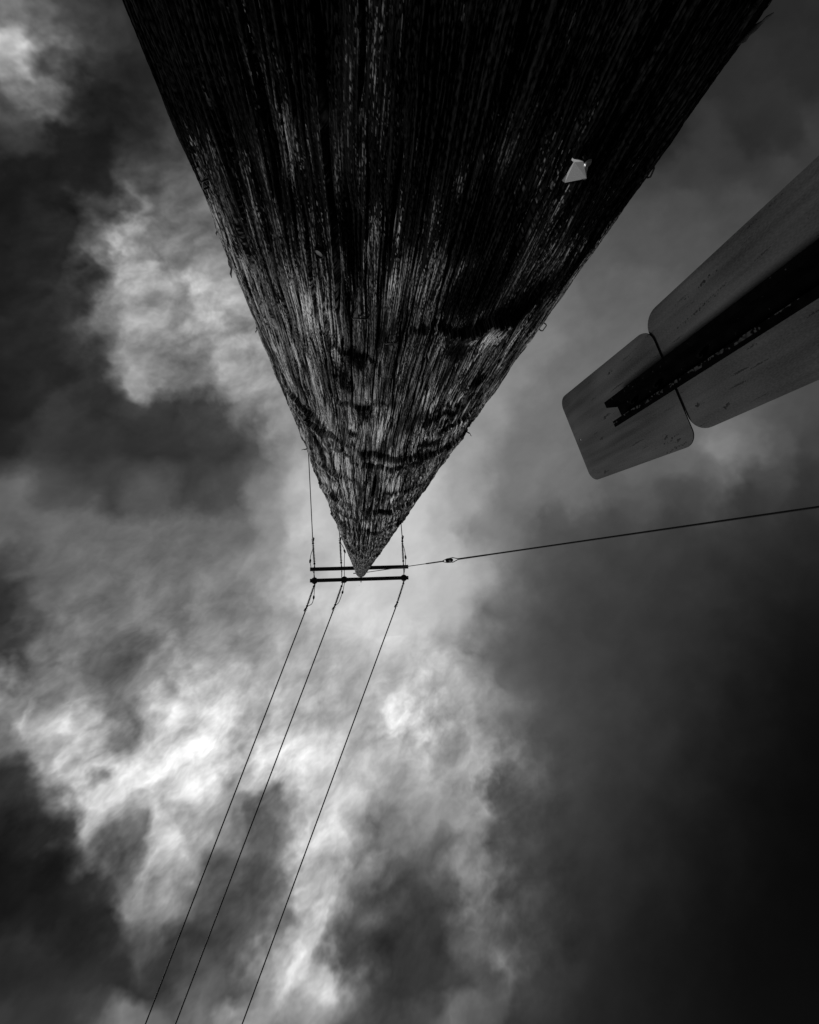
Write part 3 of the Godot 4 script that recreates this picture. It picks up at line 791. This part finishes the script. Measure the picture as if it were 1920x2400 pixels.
func make_materials() -> void:
	M.wood = matter(1.0, 0.95)
	M.wood.vertex_color_use_as_albedo = true
	M.wood.metallic_specular = 0.05
	M.splinter = matter(0.03, 0.9)
	M.arm = matter(0.05, 0.9)
	M.rust = matter(0.03, 0.6, 0.5)
	M.bolt = matter(0.004, 0.9)
	M.bolt.metallic_specular = 0.1
	M.steel = matter(0.08, 0.6, 0.5)
	M.zinc = matter(0.35, 0.35, 0.9)
	M.polymer = matter(0.05, 0.6)
	M.porcelain = matter(0.04, 0.35)
	M.cable = matter(0.03, 0.7)
	M.guy = matter(0.06, 0.6, 0.4)
	M.post = matter(1.0, 0.9)
	M.post.metallic_specular = 0.06
	M.post.albedo_texture = post_paint()
	M.paper = matter(0.6, 0.9)
	M.sheet = matter(1.0, 0.6)
	M.sheet.metallic_specular = 0.2
	M.sheet.albedo_texture = dull_sheet()
	M.ground = matter(1.0, 0.95)
	M.ground.albedo_texture = streaked(0.03, 0.07, 51, 1.0)
	M.ground.uv1_triplanar = true
	M.ground.uv1_scale = Vector3(0.4, 0.4, 0.4)

# ------------------------------------------------------------------ the scene
func _ready() -> void:
	var cam := Camera3D.new()
	cam.name = "camera"
	cam.fov = 103.27
	cam.near = 0.02
	cam.far = 2000.0
	add_child(cam)
	cam.transform = Transform3D(Basis(Vector3(0.99211, -0.12132, -0.03175), Vector3(0.00987, -0.17684, 0.98419), Vector3(-0.12502, -0.97673, -0.17425)), Vector3(0, EYE, 0))
	cam.current = true
	var env := Environment.new()
	env.background_mode = Environment.BG_SKY
	var sky := Sky.new()
	var pan := PanoramaSkyMaterial.new()
	pan.panorama = make_sky()
	sky.sky_material = pan
	env.sky = sky
	env.tonemap_mode = Environment.TONE_MAPPER_LINEAR
	env.tonemap_exposure = 1.0
	env.sdfgi_enabled = true
	env.ssao_enabled = true
	env.ssil_enabled = true
	var we := WorldEnvironment.new()
	we.environment = env
	we.name = "world_environment"
	add_child(we)
	var sun := DirectionalLight3D.new()
	sun.name = "sun"
	sun.light_energy = 0.5
	sun.light_color = Color(1.0, 1.0, 1.0)
	sun.light_angular_distance = 14.0
	sun.shadow_enabled = true
	add_child(sun)
	sun.look_at_from_position(Vector3(-5.2, 8.0, -5.2), Vector3.ZERO, Vector3.FORWARD)
	print("sky done")

	make_materials()
	var gm := PlaneMesh.new()
	gm.size = Vector2(1600, 1600)
	var ground := part("ground", gm, M.ground, self)
	tag(ground, "dark bare ground round the foot of the pole", "ground", "", "structure")

	# pole
	var pole := thing("utility_pole", "weathered black and grey timber utility pole soaring to two cross-arms", "utility pole", Vector3.ZERO)
	make_pole(pole)
	print("pole done")
	splinter(pole, Vector3(-61, 0.305, -0.001), Vector3(-61.5, 0.333, 0.005), 0.0020)
	splinter(pole, Vector3(-61, 0.277, -0.001), Vector3(-61.5, 0.289, 0.003), 0.0013)
	splinter(pole, Vector3(61, 0.1235, 0.0005), Vector3(61, 0.1112, 0.0052), 0.0015)
	splinter(pole, Vector3(59.5, 0.585, -0.001), Vector3(60, 0.592, 0.013), 0.0014)
	splinter(pole, Vector3(-60, 0.79, -0.001), Vector3(-62, 0.80, 0.010), 0.0014)
	splinter(pole, Vector3(-61, 0.40, -0.001), Vector3(-61, 0.412, 0.004), 0.0012)
	for q in [[0.147, 2.36, 0.02], [0.4155, 2.365, 0.022]]:
		var st := tool()
		beam(st, Vector3(q[2] - q[1] / 2, EYE + 10.03, q[0]), Vector3(q[2] + q[1] / 2, EYE + 10.03, q[0]), Vector3.UP, 0.088, 0.11, 0.008)
		var arm := part("crossarm", done(st), M.arm, pole)
		tag(arm, "cross-arm on the near side of the pole, carrying pin insulators" if q[0] < 0.2 else "cross-arm behind the pole")
		for x in [-1.07, -0.415, 1.095, 0.045]:
			st = tool()
			turned(st, Vector3(x, EYE + 10.03, q[0] - 0.075), Vector3(x, EYE + 10.03, q[0] + 1), [Vector2(0, 0), Vector2(0, 0.016), Vector2(0.015, 0.016), Vector2(0.015, 0.009), Vector2(0.14, 0.009), Vector2(0.14, 0)], 8)
			part("bolt", done(st), M.steel, arm)
	for x in [-1.07, -0.415, 1.095]:
		var st := tool()
		tube(st, [Vector3(x, EYE + 10.03, 0.215), Vector3(x, EYE + 10.03, 0.346)], [0.010], 8)
		part("spacer_rod", done(st), M.steel, pole)
	var g_hook := Vector3(0.2124, 11.8700, 0.3149)
	var st := tool()
	tube(st, [Vector3(0.12, EYE + 10.18, 0.32), Vector3(0.18, EYE + 10.21, 0.317), g_hook], [0.012], 8)
	part("guy_hook", done(st), M.steel, pole)
	st = tool()
	tube(st, [Vector3(-0.06, EYE + 10.2, 0.30), Vector3(-0.14, EYE + 10.2, 0.295)], [0.012], 8)
	tube(st, [Vector3(-0.10, EYE + 10.18, 0.30), Vector3(-0.135, EYE + 10.23, 0.29)], [0.009], 6)
	part("through_bolt", done(st), M.steel, pole)

	# insulators and wires
	var names := ["left end of the near cross-arm", "near cross-arm just left of the pole", "right end of the near cross-arm"]
	var backs := ["left end of the far cross-arm", "far cross-arm just left of the pole", "right end of the far cross-arm"]
	var fa := [Vector3(-1.059, 11.73, 0.049), Vector3(-0.406, 11.73, 0.033), Vector3(1.088, 11.73, 0.047)]
	var fb := [Vector3(-1.258, 11.70, -0.551), Vector3(-0.607, 11.70, -0.547), Vector3(0.873, 11.70, -0.545)]
	var fc := [Vector3(-4.145, 11.65, -8.155), Vector3(-3.602, 11.65, -8.231), Vector3(-2.371, 11.65, -8.402)]
	var ba := [Vector3(-1.061, 11.73, 0.508), Vector3(-0.425, 11.73, 0.517), Vector3(1.088, 11.73, 0.519)]
	var bb := [Vector3(-1.108, 11.70, 1.160), Vector3(-0.458, 11.70, 1.160), Vector3(1.074, 11.70, 1.170)]
	for i in 3:
		dead_end(fa[i], fb[i], fc[i], "ribbed insulator pulling towards the viewer from the " + names[i])
		dead_end(ba[i], bb[i], bb[i], "ribbed insulator pulling away from the " + backs[i])
	for i in 3:
		var run := []
		for k in 25:
			var f := k / 24.0 * 5.0
			run.append(fb[i] + (fc[i] - fb[i]) * f + Vector3(0, -0.006 * f * (5.0 - f) * 3.0, 0))
		wire_thing("power_line", ["leftmost", "middle", "right-hand"][i] + " of three power lines running down the cloudy sky", "power line", "power lines on the near side", run, 0.0135, M.cable)
		run = []
		var far := Vector3(-0.0557, 0, 1.0)
		for k in 21:
			run.append(bb[i] + far * (k / 20.0 * 36.0) + Vector3(0, -0.0016 * k * (20 - k), 0))
		wire_thing("power_line", "power line leading away behind the pole from the " + backs[i], "power line", "power lines on the far side", run, 0.0105, M.cable)
	pin_insulator(Vector3(-1.075, 11.79, 0.146), "mushroom pin insulator at the left end of the near cross-arm")
	pin_insulator(Vector3(-0.360, 11.79, 0.150), "mushroom pin insulator on the near cross-arm beside the pole")
	pin_insulator(Vector3(1.105, 11.79, 0.150), "mushroom pin insulator at the right end of the near cross-arm")
	var jumpers := [
		[Vector3(-1.220, 11.690, -0.445), Vector3(-1.112, 11.70, -0.390), Vector3(-1.075, 11.75, -0.245), Vector3(-1.075, 11.90, -0.047), Vector3(-1.075, 12.05, 0.10), Vector3(-1.10, 12.0, 0.315), Vector3(-1.155, 11.9, 0.447), Vector3(-1.172, 11.8, 0.618), Vector3(-1.150, 11.75, 0.769), Vector3(-1.090, 11.70, 0.928)],
		[Vector3(-0.567, 11.690, -0.440), Vector3(-0.487, 11.70, -0.384), Vector3(-0.398, 11.75, -0.149), Vector3(-0.370, 11.95, 0.012), Vector3(-0.360, 12.05, 0.11), Vector3(-0.362, 12.0, 0.346), Vector3(-0.356, 11.85, 0.653), Vector3(-0.346, 11.78, 0.836), Vector3(-0.374, 11.73, 0.926), Vector3(-0.434, 11.70, 1.029)],
		[Vector3(0.91, 11.690, -0.440), Vector3(1.00, 11.80, -0.25), Vector3(1.09, 12.0, -0.02), Vector3(1.107, 12.05, 0.11), Vector3(1.145, 12.02, 0.325), Vector3(1.160, 11.9, 0.491), Vector3(1.156, 11.8, 0.655), Vector3(1.132, 11.75, 0.822), Vector3(1.088, 11.70, 0.967)]]
	for i in 3:
		wire_thing("jumper_wire", "thin jumper looping past the insulator at the " + names[i], "jumper wire", "jumper wires", smooth_path(jumpers[i]), 0.0075, M.cable)
		# a split-bolt connector on each jumper
		var jt: Node = get_child(get_child_count() - 1)
		for k in ([2, 7] if i < 2 else [6]):
			var c: Vector3 = jumpers[i][k] - jumpers[i][0]
			var c2: Vector3 = (jumpers[i][k + 1] - jumpers[i][k]).normalized()
			st = tool()
			turned(st, c - c2 * 0.05, c + c2, [Vector2(0, 0), Vector2(0, 0.016), Vector2(0.03, 0.024), Vector2(0.07, 0.024), Vector2(0.1, 0.014), Vector2(0.1, 0)], 8)
			part("connector", done(st), M.steel, jt)

	# guy wire with its strain insulator
	var g0 := Vector3(0.2124, 11.8700, 0.3149)
	var gd := Vector3(0.9335, -1.0000, 0.0793).normalized()
	var anchor := g0 + gd * ((g0.y + 0.15) / -gd.y)
	var guy := thing("guy_wire", "taut guy wire with an egg insulator slanting down to the right edge", "guy wire", anchor)
	var mid := Vector3(1.8810, 10.0826, 0.4566)
	st = tool()
	tube(st, [g0 - anchor, mid - gd * 0.14 - anchor], [0.0085], 6)
	part("upper_strand", done(st), M.guy, guy)
	st = tool()
	var sw := gd.cross(Vector3.UP).normalized()
	tube(st, [mid - gd * 0.62 - anchor, mid - gd * 0.20 - anchor], [0.014], 6)
	tube(st, [mid - gd * 0.20 - anchor, mid - gd * 0.06 + sw * 0.04 - anchor, mid + gd * 0.05 + sw * 0.045 - anchor, mid + gd * 0.07 - anchor, mid + gd * 0.05 - sw * 0.045 - anchor, mid - gd * 0.06 - sw * 0.04 - anchor, mid - gd * 0.20 - anchor], [0.008], 6)
	tube(st, [mid + gd * 0.25 - anchor, mid + gd * 0.08 + sw * 0.05 - anchor, mid - gd * 0.05 + sw * 0.02 - anchor, mid - gd * 0.05 - sw * 0.02 - anchor, mid + gd * 0.08 - sw * 0.05 - anchor, mid + gd * 0.25 - anchor], [0.009], 6)
	part("guy_grip", done(st), M.guy, guy)
	st = tool()
	turned(st, mid - gd * 0.1 - anchor, mid - anchor, [Vector2(0.02, 0.0), Vector2(0.02, 0.026), Vector2(0.04, 0.04), Vector2(0.07, 0.034), Vector2(0.10, 0.028), Vector2(0.13, 0.034), Vector2(0.16, 0.04), Vector2(0.18, 0.028), Vector2(0.18, 0.0)], 10)
	part("strain_insulator", done(st), M.porcelain, guy)
	st = tool()
	tube(st, [mid + gd * 0.22 - anchor, mid + gd * 0.9 - anchor], [0.018, 0.016], 6)
	tube(st, [mid + gd * 0.9 - anchor, Vector3.ZERO], [0.015], 6)
	part("lower_strand", done(st), M.guy, guy)

	# signs
	sign_post()
	sign_plate("blank grey back of the upper road sign, its whole rounded plate in view", -0.3545, -0.0475, 0.823, 1.2575, 0.036, 0.045, [Vector2(-0.2027, 1.2331)], M.sheet, -0.002, [0.945, 0.855])
	sign_plate("blank grey back of the lower road sign, cut off by the right edge", -0.3715, -0.0595, 0.375, 0.826, 0.045, 0.008, [], M.sheet, -0.0055, [0.72, 0.45])

	# what people left on the pole
	staple(61.0, 0.327, 0.0085, 0.0055, 0.15, "squared staple sticking out of the pole's right edge above the dark ledge")
	staple(61.0, 0.181, 0.006, 0.0025, 0.1, "bulging staple on the pole's right edge level with the paper scrap", 0.001)
	staple(-49.0, 0.220, 0.010, 0.0030, 0.5, "crooked staple near the pole's left edge in the dark wood")
	staple(0.65, 0.261, 0.010, 0.0045, 1.1, "bent staple in the middle of the pole beside the ledge")
	staple(-7.5, 0.246, 0.012, 0.0015, 1.2, "flat pale staple beside the long black check")
	# torn paper under a nail
	var pc := on_pole(27.0, 0.14)
	var scrap := thing("paper_scrap", "torn pale scrap of paper nailed to the dark right half of the pole", "paper scrap", pc)
	var outline := PackedVector2Array()
	for q in [[-2.91, -0.0072], [-2.2, -0.0058], [-1.03, -0.0044], [0.35, -0.0022], [0.30, -0.0011], [0.46, -0.0003], [1.03, 0.0004], [1.59, 0.0004], [1.95, -0.0002], [2.52, 0.0041], [2.66, 0.0057], [2.91, 0.0066], [2.62, 0.007], [1.22, 0.0059], [0.1, 0.0056], [-1.09, 0.0064], [-1.65, 0.0056], [-1.18, 0.0033], [-1.18, 0.0007], [-1.38, -0.003], [-1.92, -0.0039], [-2.33, -0.0048]]:
		outline.append(Vector2(q[0] * 0.00279, q[1]))
	var put := func(p: Vector2, out: float) -> Vector3:
		return on_pole(26.0 + p.x / 0.00279, 0.1358 + p.y, 0.0038 + out + 45.0 * (p.y - 0.002) * (p.y - 0.002)) - pc
	st = tool()
	plate(st, outline, put, 0.0004)
	part("sheet", done(st), M.paper, scrap)
	var nail := thing("nail", "shiny nail head pinning the torn paper scrap to the pole", "nail", on_pole(27.4, 0.1348))
	var nn := (on_pole(27.4, 0.1348, 0.1) - on_pole(27.4, 0.1348)).normalized()
	st = tool()
	turned(st, -nn * 0.01, nn, [Vector2(0, 0.0), Vector2(0, 0.0007), Vector2(0.0145, 0.0007), Vector2(0.0145, 0.0016), Vector2(0.0151, 0.0018), Vector2(0.0157, 0.0013), Vector2(0.0160, 0)], 16)
	part("head", done(st), M.zinc, nail)
	var at2 := on_pole(-16.0, 0.202)
	var eye_nail := thing("nail", "round dark nail head with a ringed rim left of the long black check", "nail", at2)
	var n2 := (on_pole(-16.0, 0.202, 0.1) - at2).normalized()
	st = tool()
	turned(st, -n2 * 0.008, n2, [Vector2(0, 0), Vector2(0, 0.0028), Vector2(0.0095, 0.0032), Vector2(0.0102, 0.0026), Vector2(0.0095, 0.0021), Vector2(0.0090, 0)], 18)
	part("head", done(st), M.rust, eye_nail)
